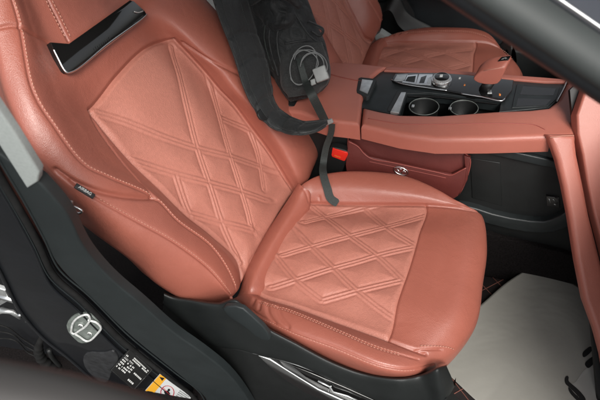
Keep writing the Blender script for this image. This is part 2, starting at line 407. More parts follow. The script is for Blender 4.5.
bars([(.06, .22, .22 + .1*k, .055, .045) for k in range(6)] + [(.26, .42, .30 + .1*k, .055, .05) for k in range(5)] + [(.45, .52, .38 + .1*k, .055, .04) for k in range(3)], Q, .0066, M['white'], plate, 'plate_figures')
# airbag warning sticker
Qs = [(160, 374), (192, 396), (183, 412), (144, 392)]
sticker = jamb('warning_sticker', Qs, M['stickwhite'], h=.006, thick=.002, bevel=.0004)
ye = [quad_pt(Qs, u, v) for u, v in ((.01, .01), (.20, .01), (.20, .99), (.01, .99))]
def flat(name, pts, h, m, parent): return obj(name, [J(x, y, h) for x, y in pts], [tuple(range(len(pts)))], m, parent, smooth=False)
flat('yellow_band', ye, .0065, M['yellow'], sticker)
tri = [quad_pt(Qs, u, v) for u, v in ((.04, .90), (.16, .82), (.16, .98))]; flat('warning_triangle', tri, .0069, M['blackprint'], sticker)
tri = [quad_pt(Qs, u, v) for u, v in ((.04, .12), (.16, .04), (.16, .20))]; flat('warning_triangle', tri, .0069, M['blackprint'], sticker)
cc = quad_pt(Qs, .44, .52)
ring = [J(cc[0] + 6.6 * math.cos(a_) , cc[1] + 6.6 * math.sin(a_), .0069) for a_ in np.linspace(0, 2*math.pi, 28, endpoint=False)]
tube('prohibition_ring', ring, .0011, M['redprint'], sticker, 6, True, flat=.4, up=PN)
tube('prohibition_ring', [J(cc[0] - 4.5, cc[1] - 4.5, .0074), J(cc[0] + 4.5, cc[1] + 4.5, .0074)], .0009, M['redprint'], sticker, 6, flat=.4, up=PN)
def blob(px, py, rx, ry, rot=0): return [(px + rx*math.cos(a_)*math.cos(rot) - ry*math.sin(a_)*math.sin(rot), py + rx*math.cos(a_)*math.sin(rot) + ry*math.sin(a_)*math.cos(rot)) for a_ in np.linspace(0, 2*math.pi, 14, endpoint=False)]
flat('pictogram', blob(cc[0] + 1.5, cc[1] - 2.4, 1.3, 1.3), .0067, M['blackprint'], sticker)
flat('pictogram', [(cc[0]-3.5, cc[1]-1), (cc[0]+.5, cc[1]-2), (cc[0]+2.8, cc[1]+1), (cc[0]+.5, cc[1]+3.8), (cc[0]-2.2, cc[1]+2.6)], .0067, M['blackprint'], sticker)
bars([(.66, .95, .12 + .095*k, .04, .03) for k in range(9)], Qs, .0067, M['satin'], sticker, 'sticker_lettering')
# hinge and wiring boot of the rear door
rear = empty('rear_door', tuple(J(-30, 380, .02)), 'brownish edge of the opened rear door, blurred at the lower left corner', 'door')
tube('hinge_arm', [J(-15, 300, -.02), J(2, 296, -.015), J(14, 300, -.012), J(22, 305, -.012)], [.007, .009, .007, .005], M['chrome'], rear, 10)
tube('hinge_arm', [J(-15, 316, -.02), J(3, 310, -.014), J(12, 312, -.012), J(20, 318, -.014)], [.006, .008, .006, .004], M['satin'], rear, 10)
prism('hinge_bracket', [J(x, y, -.012) for x, y in ((-8, 287), (5, 291), (9, 301), (0, 306), (-8, 300))], -PN*.01, M['satin'], rear, .003)
bolt = tube('hinge_bolt', [J(20, 315, -.02), J(20, 315, -.008)], .0055, M['chrome'], rear, 6)
bolt = tube('hinge_bolt', [J(27, 321, -.025), J(27, 321, -.014)], .005, M['dark'], rear, 6)
bp_ = curve([J(44, 334, -.02), J(39, 345, -.012), J(41, 358, -.008), J(52, 368, -.006), J(62, 372, -.012)], 60)
rad = np.interp(np.arange(60), [0, 12, 25, 59], [.008, .008, .011, .015]) + .0022 * np.maximum(0, np.sin(np.arange(60) * 1.05)) * (np.arange(60) > 14)
tube('wiring_boot', bp_, rad, M['rubber'], rear, 16)
bp_ = curve([J(60, 366, -.004), J(52, 357, .0), J(49, 350, .0)], 10)
tube('wiring_sleeve', bp_, .006, M['black'], rear, 10)
for k in range(3): tube('cable', curve([J(-10, 322+8*k, -.03), J(8+3*k, 328+6*k, -.03), J(24+3*k, 340+7*k, -.03), J(40, 350+4*k, -.025)], 20), .0022, M['rubber'], rear, 6)
# blurred door edge close to the lens
def near(x, y, d): return CAM + ray(x, y) * d
ed = [near(x, y, d) for x, y, d in ((-260, 366, .30), (-100, 376, .30), (0, 391, .30), (80, 408, .30), (160, 434, .30), (260, 478, .30), (420, 560, .30))]
tube('door_edge', curve(ed, 50), .0165, M['doorpaint'], rear, 24, flat=.8)
# windscreen pillar and the glass behind it
pa, pb = near(395, -75, .46), near(760, 171, .50)
tube('windscreen_pillar', np.linspace(pa, pb, 20), .0235, M['pillar'], body, 28, flat=.75)
pa2, pb2 = near(395, -57, .475), near(760, 186, .515)
tube('pillar_lining', np.linspace(pa2, pb2, 20), .0225, M['blackpaint'], body, 24, flat=.7)
d_ = .50
gl = [near(x, y, d_) for x, y in ((430, -80), (545, 0), (605, 40), (700, 104), (760, 80), (760, -80))]
prism('windscreen', gl, ray(560, 0) * .006, M['glass'], body, .0)
tube('windscreen_seal', [near(x, y, .495) for x, y in ((440, -76), (556, -3), (610, 34), (700, 95))], .0016, M['satin'], body, 8)
# roof, far door wall, firewall, rear bulkhead: what closes the cabin
def panel(name, V, ext, m): return prism(name, V, ext, m, body, .0)
panel('roof', [(-2.2, -.30, .97), (.55, -.30, .97), (.68, -.12, .98), (.80, .1, 1.0), (.80, .8, 1.0), (.6, 1.2, .95), (-2.2, 1.2, .95)], (0, 0, .02), M['roof'])  # unseen roof; its edges are shaped to steer light onto the seats

# ============================================================ FAR DOOR
fd = empty('driver_door', (0, 1.14, FZ), 'dark inner panel of the far door behind the second seat', 'door')
prism('door_card', [(-.55, 1.12, FZ), (1.3, 1.12, FZ), (1.3, 1.12, .38), (-.55, 1.12, .38)], (0, .03, 0), M['doorcard'], fd, .01)
tube('armrest', curve([(-.4, 1.10, .14), (0, 1.08, .14), (.4, 1.09, .12), (.7, 1.11, .08)], 30), .03, M['doorcard'], fd, 14)
prism('map_pocket', [(-.2, 1.10, -.28), (.75, 1.10, -.28), (.8, 1.09, -.10), (.3, 1.08, -.07), (-.2, 1.09, -.12)], (0, .03, 0), M['dark'], fd, .01)
sill = prism('sill_cover', [(-.5, 1.02, -.22), (1.2, 1.02, -.22), (1.2, 1.10, -.19), (-.5, 1.10, -.19)], (0, 0, -.12), M['dark'], body, .01)
prism('rear_pillar_trim', [Y(x, y, .98) for x, y in ((374, 36), (380, 32), (401, 46), (405, 54), (380, 54))], (0, .03, 0), M['lightgrey'], body, .004)
prism('centre_pillar_cover', [(-.62, 1.06, FZ), (-.30, 1.06, FZ), (-.40, 1.02, .9), (-.72, 1.02, .9)], (0, .05, 0), M['doorcard'], body, .01)

# ============================================================ SEAT
seat = empty('bucket_seat', (0, -.02, FZ), 'salmon leather car seat in front, with quilted diamonds on cushion and backrest', 'car seat', 'front seats of the car')
RES = .0021
# ---- backrest
rowsB = {
 'A2': [None]*11,
 'A':  [(238,301,-.02),(225,304,-.03),(197,303,-.03),(163,285,-.03),(140,264,-.03),(95,230,-.03),(73,207,-.03),(38,163,-.03),(7,108,-.03),(-9,55,-.03),(-22,5,-.03)],
 'B':  [(231,298,.035),(226,289,.05),(206,266,.055),(172,241,.055),(140,223,.05),(93,197,.045),(68,180,.04),(33,140,.035),(10,92,.03),(0,48,.03),(-10,0,.03)],
 'C':  [(236,292,.035),(231,276,.045),(211,246,.047),(178,221,.047),(155,198,.045),(109,177,.055),(85,165,.055),(55,127,.055),(31,85,.05),(20,27,.045),(8,-14,.045)],
 'W':  [(239,288,.020),(235,268,.032),(212,240,.034),(182,217,.032),(157,194,.028),(122,168,.022),(101,150,.028),(72,117,.03),(52,80,.03),(36,36,.03),(20,-12,.03)],
 'E':  [(241,283,-.002),(238,262,0),(212,235,0),(185,213,0),(160,188,0),(133,162,0),(115,142,0),(90,110,.0),(68,74,.018),(54,48,.01),(32,-5,.02)],
 'M1': [(252,259,.0),(247,240,.008),(226,212,.01),(204,187,.01),(183,161,.01),(160,132,.01),(143,110,.01),(117,77,.005),(94,53,.018),(78,34,.012),(52,-20,.03)],
 'M2': [(268,230,.0),(262,215,.008),(245,188,.01),(226,160,.01),(207,133,.01),(187,103,.01),(171,80,.01),(144,50,.005),(119,35,.018),(104,17,.012),(75,-40,.03)],
 'F':  [(293,193,-.002),(286,180,0),(268,151,0),(250,127,0),(235,107,0),(219,90,0),(205,73,0),(174,40,0),(147,14,.018),(130,-2,.01),(100,-62,.02)],
 'G':  [(300,187,.02),(297,177,.035),(285,152,.045),(269,128,.048),(253,108,.048),(237,90,.045),(221,70,.042),(192,40,.035),(163,4,.03),(145,-28,.03),(118,-80,.03)],
 'S':  [(305,180,.015),(311,170,.02),(319,150,.03),(315,128,.03),(300,107,.03),(281,86,.03),(262,66,.03),(234,30,.03),(202,-5,.03),(178,-38,.03),(150,-95,.03)],
}
order = ['A2', 'A', 'B', 'C', 'W', 'E', 'M1', 'M2', 'F', 'G', 'S', 'T']
PB_ = {k: [B(*p) for p in v] for k, v in rowsB.items() if k != 'A2'}
PB_['A2'] = [p - BN * .07 + np.array([0, .03, 0]) for p in PB_['A']]
PB_['T'] = [p - BN * .08 + np.array([0, .012, 0]) for p in PB_['S']]
ctrl = [[PB_[k][0] - BN * .05 - BU * .012] + PB_[k] for k in order]
G, ri, ci = surf(ctrl, RES); N = normals(G)
R0 = {k: ri[i] for i, k in enumerate(order)}
in_lines = [
 [(170.7,42),(183,92),(192.7,130),(196,145),(210,185),(220,220),(239.4,262),(243,276)],
 [(207,68),(223,130),(229,152),(241.5,191),(251.5,229),(250,268)],
 [(250,131),(258,155),(264,190)],
 [(175.5,174),(188,210),(193,219),(203,238)],
 [(91,110),(120,119),(151.5,132),(193.5,147),(229,156),(260,166),(285,174)],
 [(221,118),(251,131),(266,140)],
 [(124,157),(175.6,174),(208.6,182.5),(240,191),(280,205)],
 [(181,211),(193,214),(218.5,221.5),(250,229),(264,234)],
 [(226,256),(235,262),(258,262)],
]
D3 = [on_surf(G, l, 60) for l in in_lines]
def quilt(G, lines, mask, s=.0039, w_=.0018, dep=.0025, puff=.0036):
    dm = np.full(G.shape[:2], 9e9)
    for l in lines: dm = np.minimum(dm, dist(G, l))
    h = dep * (.55 * np.exp(-((dm - s) / w_) ** 2) - .55 * np.exp(-((dm - s - .0045) / .0026) ** 2) - .50 * np.exp(-(dm / .0019) ** 2)) + puff * (1 - np.exp(-(np.maximum(dm - s, 0) / .018) ** 2)) * (dm > s) 
    return h * mask
rr, cc_ = np.arange(G.shape[0]), np.arange(G.shape[1])
def win(x, lo, hi, f):
    return np.clip((x - lo) / f, 0, 1) * np.clip((hi - x) / f, 0, 1)
ciI0, ciI1 = ci[1], ci[8]
mask = win(rr, R0['E'], R0['F'], 5)[:, None] * win(cc_, ciI0, ciI1, 5)[None, :]
H = quilt(G, D3, mask, s=.0042, w_=.0019, dep=.0027, puff=.0034)
# seams of the backrest
edgeE = G[R0['E'], ciI0:ciI1+1]; edgeF = G[R0['F'], ciI0:ciI1+1]; edgeT = G[R0['E']:R0['F']+1, ciI1]
for l in (edgeE, edgeF, edgeT): H += groove(dist(G, l[::3]), .0042, .0065)
seamC = G[R0['C'], ci[1]:]; H += groove(dist(G, seamC[::3]), .0022, .0028)
seamB = G[R0['B'], ci[1]:ci[7]]; H += groove(dist(G, seamB[::3]), .0024, .0035)
band = on_surf(G, [(90,113),(97,127.5),(121,160.5),(143.5,186),(158,202)], 60); H += groove(dist(G, band), .0028, .0035)
fold = on_surf(G, [(54,169),(70,180),(100,192),(130,197),(155,198)], 60); df = dist(G, fold); H += groove(df, .0045, .008)
crease = on_surf(G, [(180,41),(202,56),(237,73),(262,87),(276,98),(300,119)], 60); H += groove(dist(G, crease), .0045, .005)
heads = on_surf(G, [(-10,28),(0,27),(12,25),(22,28),(36,36),(50,43),(56,50)], 60); H += groove(dist(G, heads), .0028, .005)
heads2 = on_surf(G, [(46,-4),(55,14),(69,43)], 40); H += groove(dist(G, heads2), .0020, .0025)
H += fbm(G[::3, ::3], 16, .0022, 3).repeat(3, 0).repeat(3, 1)[:G.shape[0], :G.shape[1]] * 0
G = G + N * H[..., None]; N = normals(G)
fm = np.zeros((G.shape[0]-1, G.shape[1]-1), bool); fm[R0['E']:R0['F'], ciI0:ciI1] = True
hm = np.zeros_like(fm); hm[:, ci[10]:] = True
back = grid_obj('backrest', G, ~fm & ~hm, M['leather'], seat)
grid_obj('backrest_insert', G, fm, M['insert'], seat)
head = grid_obj('headrest', G, hm, M['leather'], seat)
BG, BNm = G, N
P_, N_ = G[R0['C'], ci[1]+4:][::3], N[R0['C'], ci[1]+4:][::3]
stitch('stitching', P_, N_, M['thread'], back, side=.0035)
P_, N_ = G[R0['B'], ci[1]+4:ci[6]][::3], N[R0['B'], ci[1]+4:ci[6]][::3]
stitch('stitching', P_, N_, M['thread'], back, side=.0032, r=.0006)
P_, N_ = on_surf(G, [(43,-4),(52,14),(66,41)], 60, N); stitch('stitching', P_, N_, M['thread'], head)
P_, N_ = on_surf(G, [(49,-4),(58,13),(71,39)], 60, N); stitch('stitching', P_, N_, M['thread'], head)
# gloss black badge plate between backrest and headrest
PLN = BN; 
def HB(x, y, h): return B(x, y, h)
plp = [(50.5,42),(57,42.5),(69,43.5),(98,23),(130,0),(134,1),(145,11),(146.5,14),(144,17),(108,43),(72,71.5),(67,72),(64,70),(57,57)]
hp = prism('headrest_badge', [HB(x, y, .031) for x, y in plp], -BN*.03, M['piano'], seat, .0012, 2)
tube('chrome_edge', [HB(x, y, .0315) for x, y in curve([(53.5,49),(58,58),(64.5,70),(67,72.5),(72,71.5),(108,43.5),(144,17),(147,14)], 90)], np.interp(np.arange(90), [0, 25, 55, 75, 89], [.0014, .0022, .0040, .0030, .0014]), M['chrome'], hp, 8, flat=.7)
tube('chrome_edge', [HB(x, y, .0318) for x, y in curve([(134,11.5),(138,12.5),(143,11)], 12)], .0014, M['satin'], hp, 8)
xd = HB(120, 35, .031) - HB(96, 52, .031); xd /= np.linalg.norm(xd); yd = np.cross(BN, xd)
parts = []
random.seed(3)
V, F = text_data('mcchlas', HB(95.5, 50.5, .0312), xd, yd, .016); 
# the raised lettering is worn and unreadable: short engraved strokes
parts = []
for k in range(9):
    o_ = HB(95 + k*1.9, 50.5 - k*1.36, .0316); hh = random.choice((.003, .0045, .003, .004))
    parts.append(([o_, o_ + xd*.0012, o_ + xd*.0012 + yd*hh, o_ + yd*hh], [(0,1,2,3)]))
    if k % 3: parts.append(([o_ + yd*hh*.9, o_ + xd*.0028 + yd*hh*.9, o_ + xd*.0028 + yd*(hh*.9+.0009), o_ + yd*(hh*.9+.0009)], [(0,1,2,3)]))
obj('badge_lettering', *join(parts), M['dark'], hp, smooth=False)
# small airbag tag in the side seam
tp, tn = on_surf(BG, [(72.5,185.5),(92,197.5)], 20, BNm, smooth=3)
xd = tp[-1] - tp[0]; LT = np.linalg.norm(xd); xd /= LT; nn = tn.mean(0); nn /= np.linalg.norm(nn); nn = nn*.4 + (CAM - tp[0])/np.linalg.norm(CAM - tp[0])*.6; nn -= xd*(nn @ xd); nn /= np.linalg.norm(nn); yd = np.cross(nn, xd)
c0 = tp[0] + nn * .013
tag = prism('side_tag', [c0 - yd*.0045, c0 + xd*LT - yd*.0045, c0 + xd*(LT+.001) , c0 + xd*LT + yd*.0045, c0 + yd*.0045], -nn*.004, M['blackprint'], seat, .0008)
obj('tag_lettering', *text_data('AIRBAG', c0 + xd*LT*.14 - yd*.0016, xd, yd, LT*.20, .0006), M['white'], tag, smooth=False)

# ---- cushion
rowsC = {
 'A': [(235,299,-.07),(248,316,-.08),(285,339,-.09),(335,365,-.10),(380,377,-.10),(405,378,-.10),(420,376,-.10),(434,371,-.09)],
 'B': [(238,297,-.02),(253,311,.0),(285,328,.018),(335,347,.02),(380,365,.012),(403,369,.0),(420,368,-.02),(435,365,-.05)],
 'C': [(244,293,.0),(259,301,.016),(290,311,.024),(338,331,.024),(378,348,.016),(402,355,.004),(420,360,-.015),(437,362,-.045)],
 'D': [(252,291,-.006),(266,298,-.002),(292,306,.0),(340,323,.0),(388,340,.0),(411,349,-.006),(428,355,-.02),(447,358,-.05)],
 'E': [(266,272,.0),(274,275,.004),(307,283,.008),(352,292,.008),(398,301,.006),(428,309,.004),(455,316,-.005),(474,322,-.04)],
 'F': [(276,248,.0),(285,250,.006),(322,256,.01),(366,261,.01),(410,266,.006),(438,270,.006),(465,275,-.003),(482,279,-.035)],
 'G': [(289,225,.0),(300,226,.004),(336,229,.008),(375,231,.008),(419,234,.006),(445,236,.006),(470,240,-.002),(486,244,-.03)],
 'H': [(306,204,-.008),(312,203.5,-.004),(340,204.5,0),(380,205,0),(426,205.5,0),(450,207,-.003),(466,209,-.010),(480,213,-.03)],
 'I': [(303,195,.018),(312,191,.024),(338,187,.034),(380,190,.032),(420,195,.022),(442,200,.010),(458,205,-.002),(472,209,-.022)],
 'K': [(300,187,.03),(312,179,.038),(338,173,.046),(380,173.5,.044),(415,180,.034),(438,190,.020),(452,198,.006),(464,206,-.012)],
}
oc = ['A2', 'A', 'B', 'C', 'D', 'E', 'F', 'G', 'H', 'I', 'K', 'L']
PC = {k: [Z(*p) for p in v] for k, v in rowsC.items()}
PC['A2'] = [p + np.array([0, .03, -.03]) for p in PC['A']]
PC['L'] = [p + np.array([.0, .03, -.07]) for p in PC['K']]
for k in oc:
    f = PC[k][-1]; fr = np.array([.012, 0, 0]) if k in 'EFGH' else np.array([.002, .0, 0])
    PC[k] = [PC[k][0] + np.array([-.02, 0, -.05])] + PC[k] + [f + fr*.3 + np.array([-.004, 0, -.045]), f + np.array([-.03, 0, -.08])]
G, ri, ci = surf([PC[k] for k in oc], RES); N = normals(G); R1 = {k: ri[i] for i, k in enumerate(oc)}
cl = [
 [(284,228),(310,221),(340,214),(366,207.5),(382,203.5)],
 [(266,261.5),(296,251),(314,246),(350,236),(386,227),(429,215)],
 [(256,292),(295,280.5),(333,268),(357,262),(376.5,255.6),(424,245)],
 [(322,301),(357,291),(388,283.5),(412,278)],
 [(359,203),(386,227),(423,250)],
 [(308,203),(350,236),(378,256.5),(410,287)],
 [(284,218),(313,248),(334,268.5),(357,291),(401,324)],
 [(266,243),(296,280),(322,301)],
]
C3 = [on_surf(G, l, 60) for l in cl]
rr, cc_ = np.arange(G.shape[0]), np.arange(G.shape[1])
mask = win(rr, R1['D'], R1['H'], 5)[:, None] * win(cc_, ci[0] - 5, ci[5], 5)[None, :]
H = quilt(G, C3, mask)
for l in (G[R1['D'], ci[0]:ci[7]], G[R1['H'], ci[1]:ci[8]], ): H += groove(dist(G, l[::3]), .0038, .006)
sf = G[R1['D']:R1['H']+1, ci[5]]; H += groove(dist(G, sf[::3]), .0024, .0036)
H += groove(dist(G, G[R1['B'], ci[2]:ci[8]][::3]), .0022, .003)
H += groove(dist(G, G[R1['C'], ci[2]:ci[7]][::3]), .0020, .0020)
fs = on_surf(G, [(414,350),(433,349.5),(450,351),(461,357),(467,364)], 40); H += groove(dist(G, fs), .0022, .003)
for l in ([(262,300),(258,312),(262,322)], [(268,302),(268,314),(276,324)], [(278,305),(281,318),(290,328)], [(255,299),(251,308),(254,315)]):
    H += groove(dist(G, on_surf(G, l, 20)), .004, .0035)
for l in ([(318,180),(328,188),(331,200)], [(309,184),(318,192),(320,202)]):
    H += groove(dist(G, on_surf(G, l, 20)), .003, .002)
G = G + N * H[..., None]; N = normals(G); CG, CNm = G, N
fm = np.zeros((G.shape[0]-1, G.shape[1]-1), bool); fm[R1['D']:R1['H'], ci[0]:ci[5]] = True
cush = grid_obj('seat_cushion', G, ~fm, M['leather'], seat)
grid_obj('cushion_insert', G, fm, M['insert'], seat)
for rk, a0, a1, sdv in (('C', 2, 6, .0025), ('C', 2, 6, -.0025), ('B', 2, 7, .003)):
    stitch('stitching', G[R1[rk], ci[a0]:ci[a1]][::3], N[R1[rk], ci[a0]:ci[a1]][::3], M['thread'], cush, side=sdv, r=.0006)
P_, N_ = on_surf(G, [(416,346.5),(433,346),(447,347),(456,350)], 60, N); stitch('stitching', P_, N_, M['thread'], cush)
# ---- roll between backrest and cushion
Lr = [(298,184,.035),(291,195,.02),(279,213,.008),(264,235,.004),(252,255,.0),(245,270,-.004),(240,290,-.012),(234,302,-.05)]
Mr = [(304,188,.045),(299,199,.034),(287,219,.030),(273,242,.028),(261,263,.026),(254,279,.022),(250,293,.01),(243,308,-.04)]
Rr = [(310,192,.03),(308,204,.012),(296,222,.006),(283,243,.004),(273,262,.002),(266,279,.0),(262,294,-.006),(252,312,-.04)]
rows_ = [[Z(*p) - np.array([0, 0, .03]) for p in Lr], [Z(*p) for p in Lr], [Z(*p) for p in Mr], [Z(*p) for p in Rr], [Z(*p) - np.array([0, 0, .03]) for p in Rr]]
G, ri_, ci_ = surf(rows_, .003); N = normals(G)
Hs = groove(dist(G, on_surf(G, [(300,187),(306,192),(309,203)], 20)), .003, .003)
G = G + N * Hs[..., None]
grid_obj('rear_roll', G, None, M['leather'], seat)
# ---- plastic base with chrome strip
sb_top = [(164,293),(172,297),(190,301),(218,305),(238,304),(256,322),(300,346),(335,364),(362,374),(400,380),(420,377),(438,370),(447,367)]
sb_mid = [(164,299),(172,305),(192,313),(218,318),(240,330),(258,341),(300,356),(335,373),(362,384),(400,393),(425,392),(441,386),(451,376)]
sb_low = [(164,303),(172,311),(190,326),(213,345),(240,350),(254,354),(300,366),(335,382),(362,394),(400,408),(428,410),(446,400),(455,386)]
yy = lambda i: -.285 + .02*(i > 9) + .03*(i > 11)
rows_ = [[Y(p[0], p[1], yy(i) + .03) - np.array([0,0,-.01]) for i, p in enumerate(sb_top)], [Y(*p, yy(i)) for i, p in enumerate(sb_top)], [Y(*p, yy(i) - .008) for i, p in enumerate(sb_mid)],
         [Y(*p, yy(i) - .004) for i, p in enumerate(sb_low)], [Y(*p, yy(i) - .004) + np.array([0, .03, -.02]) for i, p in enumerate(sb_low)]]
G, _, _ = surf(rows_, .004); base = grid_obj('seat_base', G, None, M['seatplastic'], seat)
prism('bevel_highlight', [Y(*p, -.296) for p in chaikin(((221,307),(240,306.5),(252,317),(266,330),(272,342),(258,339),(243,326),(228,317)), 1)], (0, .01, 0), M['grey'], seat, .003)  # lighter slab stands in for the highlight on the worn base bevel
lower_b = [(164,303),(172,311),(190,326),(213,345),(240,350),(254,354),(300,366),(335,382),(362,394),(400,408),(446,400),(470,430),(330,470),(260,440),(232,400),(190,352),(160,318)]
prism('base_side', [Y(*p, -.278) for p in lower_b], (0, .03, 0), M['black'], seat, .004)
tube('chrome_strip', [Y(x, y, -.292) for x, y in curve([(253,353),(275,358),(300,366),(330,378),(362,392),(400,410)], 60)], .0016, M['satin'], base, 8)
cs = [(258,356),(270,360),(284,369),(300,379),(318,390),(345,402),(370,414),(376,422),(350,412),(330,404),(305,393),(285,380),(270,368)]
prism('chrome_blade', [Y(*p, -.288) for p in cs], (0, .01, 0), M['chrome'], base, .003)
lv = prism('switch_panel', [Y(*p, -.289) for p in ((292,366),(312,374),(345,388),(372,400),(400,414),(380,414),(352,400),(326,388),(305,377))], (0, .006, 0), M['piano'], base, .002)
tube('seat_switch', [Y(x, y, -.294) for x, y in ((318,381),(330,387),(333,392),(347,396),(360,402))], .0022, M['satin'], base, 8)
tube('seat_switch', [Y(x, y, -.294) for x, y in ((329,392),(331,386))], .0016, M['satin'], base, 8)
prism('seat_rail', [(-.30, -.20, -.27), (.26, -.20, -.27), (.26, -.16, -.27), (-.30, -.16, -.27)], (0, 0, -.08), M['dark'], seat, .003)
prism('seat_rail', [(-.30, .15, -.27), (.26, .15, -.27), (.26, .19, -.27), (-.30, .19, -.27)], (0, 0, -.08), M['dark'], seat, .003)
prism('seat_pan', [(-.30, -.25, -.11), (.20, -.24, -.11), (.20, .22, -.11), (-.30, .22, -.11)], (0, 0, -.16), M['black'], seat, .01)
# belt anchor by the outer side
anchor = empty('belt_anchor', tuple(Y(70, 210, -.30)), 'small chrome belt anchor loop beside the backrest in the dark gap', 'belt anchor')
tube('loop', curve([Y(x, y, -.33) for x, y in ((70,206),(76,207),(82,211),(79,213),(73,210))], 24), .0022, M['chrome'], anchor, 8)
tube('bolt', [Y(62,201,-.33), Y(72,202.5,-.33)], .0035, M['satin'], anchor, 8)

# ---- the driver's seat: mirrored copy of seat and parts
def copy_tree(o, parent=None):
    c = o.copy(); C.collection.objects.link(c); c.parent = parent
    for ch in list(o.children):
        if ch.name.startswith(('tag_', 'badge_lett', 'side_tag', 'switch', 'seat_switch')): continue
        copy_tree(ch, c)
    return c
dseat = copy_tree(seat); dseat.scale = (1, -1, 1); dseat.location = (.045, .80, FZ + .0)
dseat['label'] = 'salmon leather car seat on the far side, half hidden behind the centre console'

# ============================================================ CENTRE CONSOLE
con = empty('centre_console', (.1, .40, FZ), 'black centre console with salmon leather armrest and padded rails between the seats', 'console')
CZ = .16
def top(name, pts, z, thick, m, bevel=.004, parent=con, it=0, keep=(), **k):
    if it: pts = chaikin(pts, it, keep)
    return prism(name, [Z(x, y, z) for x, y in pts], (0, 0, -thick), m, parent, bevel, 4, **k)
# side wall towards the front seat
side = prism('console_side', [Y(*p, .295) for p in ((255,95),(330,118),(360,128),(440,141),(545,142),(563,150),(578,200),(590,262),(520,244),(470,232),(380,230),(300,230),(240,200))], (0, .04, 0), M['black'], con, .004)
prism('side_ledge', [Y(*p, .285) for p in ((430,138),(450,139),(513,152),(562,163),(564,171),(513,160),(450,146),(425,141))], (0, .015, 0), M['console'], con, .0035, 4)
prism('upper_side_panel', [Y(*p, .291) for p in ((452,139),(553,137),(560,160),(513,149))], (0, .008, 0), M['console'], con, .002)
prism('lower_ledge', [Y(*p, .275) for p in chaikin(((455,205),(470,207),(500,217),(540,223),(556,219),(572,208),(576,222),(560,232),(535,234),(500,228),(455,214)), 1)], (0, .02, 0), M['console'], con, .005, 4)
prism('side_door', [Y(*p, .2925) for p in ((470,158),(500,163),(502,206),(472,198))], (0, .004, 0), M['black'], con, .002)
prt = prism('socket', [Y(*p, .288) for p in ((546,196),(559,198),(560,208),(547,206))], (0, .006, 0), M['piano'], con, .001)
for pp in (((549,198.5),(550.5,203)), ((553,199),(555,201)), ((554,204),(556,205))): tube('socket_contact', [Y(*pp[0], .287), Y(*pp[1], .287)], .0011, M['satin'], prt, 6)
prism('carpet_side', [Y(*p, .28) for p in ((455,225),(500,238),(560,252),(590,262),(600,300),(440,300))], (0, .02, 0), M['carpet'], con, .003)
# armrest (padded lid)
arm = top('armrest', [(262,84),(290,72),(318,61),(360,62.5),(387,66),(380,69.5),(372,76),(366,86),(362,100),(359.5,124),(345,122),(326,120),(300,112),(270,108)], CZ+.012, .05, M['trimleather'], .010, it=0)
tube('armrest_seam', [Z(x, y, CZ + .0125) for x, y in curve([(318,70),(335,75.5),(350,79),(366,82)], 20)], .0013, M['pocket_edge'], arm, 6)
# near padded rail
rail = top('padded_rail', [(361,124.5),(363,106),(380,110),(400,113.5),(440,114),(494,110),(530,108.5),(548,106.5),(558,99),(565,86),(572,74),(590,70),(581,95),(576,118),(576,136),(548,136.5),(490,138.5),(436,139),(400,134)], CZ+.008, .045, M['trimleather'], .014)
P_ = np.array([Z(x, y, CZ+.0085) for x, y in curve([(368,118.5),(400,123.5),(440,124),(515,123.5),(535,125),(546,130)], 80)])
tube('rail_seam', P_, .0010, M['pocket_edge'], rail, 6)
# far rail
far_rail = top('padded_rail', [(387,66.2),(430,68),(490,73),(545,77),(567,79),(567,82),(545,81.5),(490,77),(430,72.5),(384,70)], CZ+.008, .04, M['trimleather'], .004)
# recessed dark panel
pan = top('console_panel', [(384,69),(430,71),(490,76),(567,81),(560,97),(550,107),(530,109),(499,112),(501,102),(466,96.5),(430,92.5),(407,93.5),(400,114),(380,111),(361,107),(366,90),(374,76)], CZ+.002, .03, M['console'], .002)
tray = CZ + .0025
# window of gloss strip with buttons
strip = top('control_strip', [(392,79),(395,73.5),(410,72.5),(440,72.5),(466,74.5),(514,80),(512,90),(505,99.5),(470,94.5),(430,87.5),(400,83)], CZ+.010, .012, M['piano'], .002)
tube('chrome_line', [Z(x, y, CZ+.0115) for x, y in curve([(391,79.5),(398,82.5),(430,88),(447,90.5)], 30)], .0017, M['chrome'], strip, 8)
tube('chrome_line', [Z(x, y, CZ+.0115) for x, y in curve([(461,93.5),(480,96.5),(504,99.8),(505,97)], 20)], .0020, M['chrome'], strip, 8)
def key(name, pts, m, par, h=.0125, t=.004): return top(name, pts, CZ+h, t, m, .0006, par)
k1 = key('button', [(397,74.5),(408,74),(405,81),(394,80)], M['satin'], strip); key('button_face', [(398,75.2),(407,74.8),(404.6,80.2),(395.6,79.4)], M['satin'], k1, .0128, .001)
k2 = key('button', [(406,75),(418,74),(416,84),(402,82)], M['chrome'], strip); key('button_face', [(408,76.5),(416,75.5),(414.5,82.4),(405,81)], M['dark'], k2, .0128, .001)
k3 = key('button', [(419,74),(433,74),(431,85),(416,84)], M['chrome'], strip)
key('button_face', [(421,77),(427,75),(424,83),(419,83)], M['piano'], k3, .0128, .001); key('button_face', [(428,78),(432,76),(431,84),(427,83)], M['satin'], k3, .0130, .001)
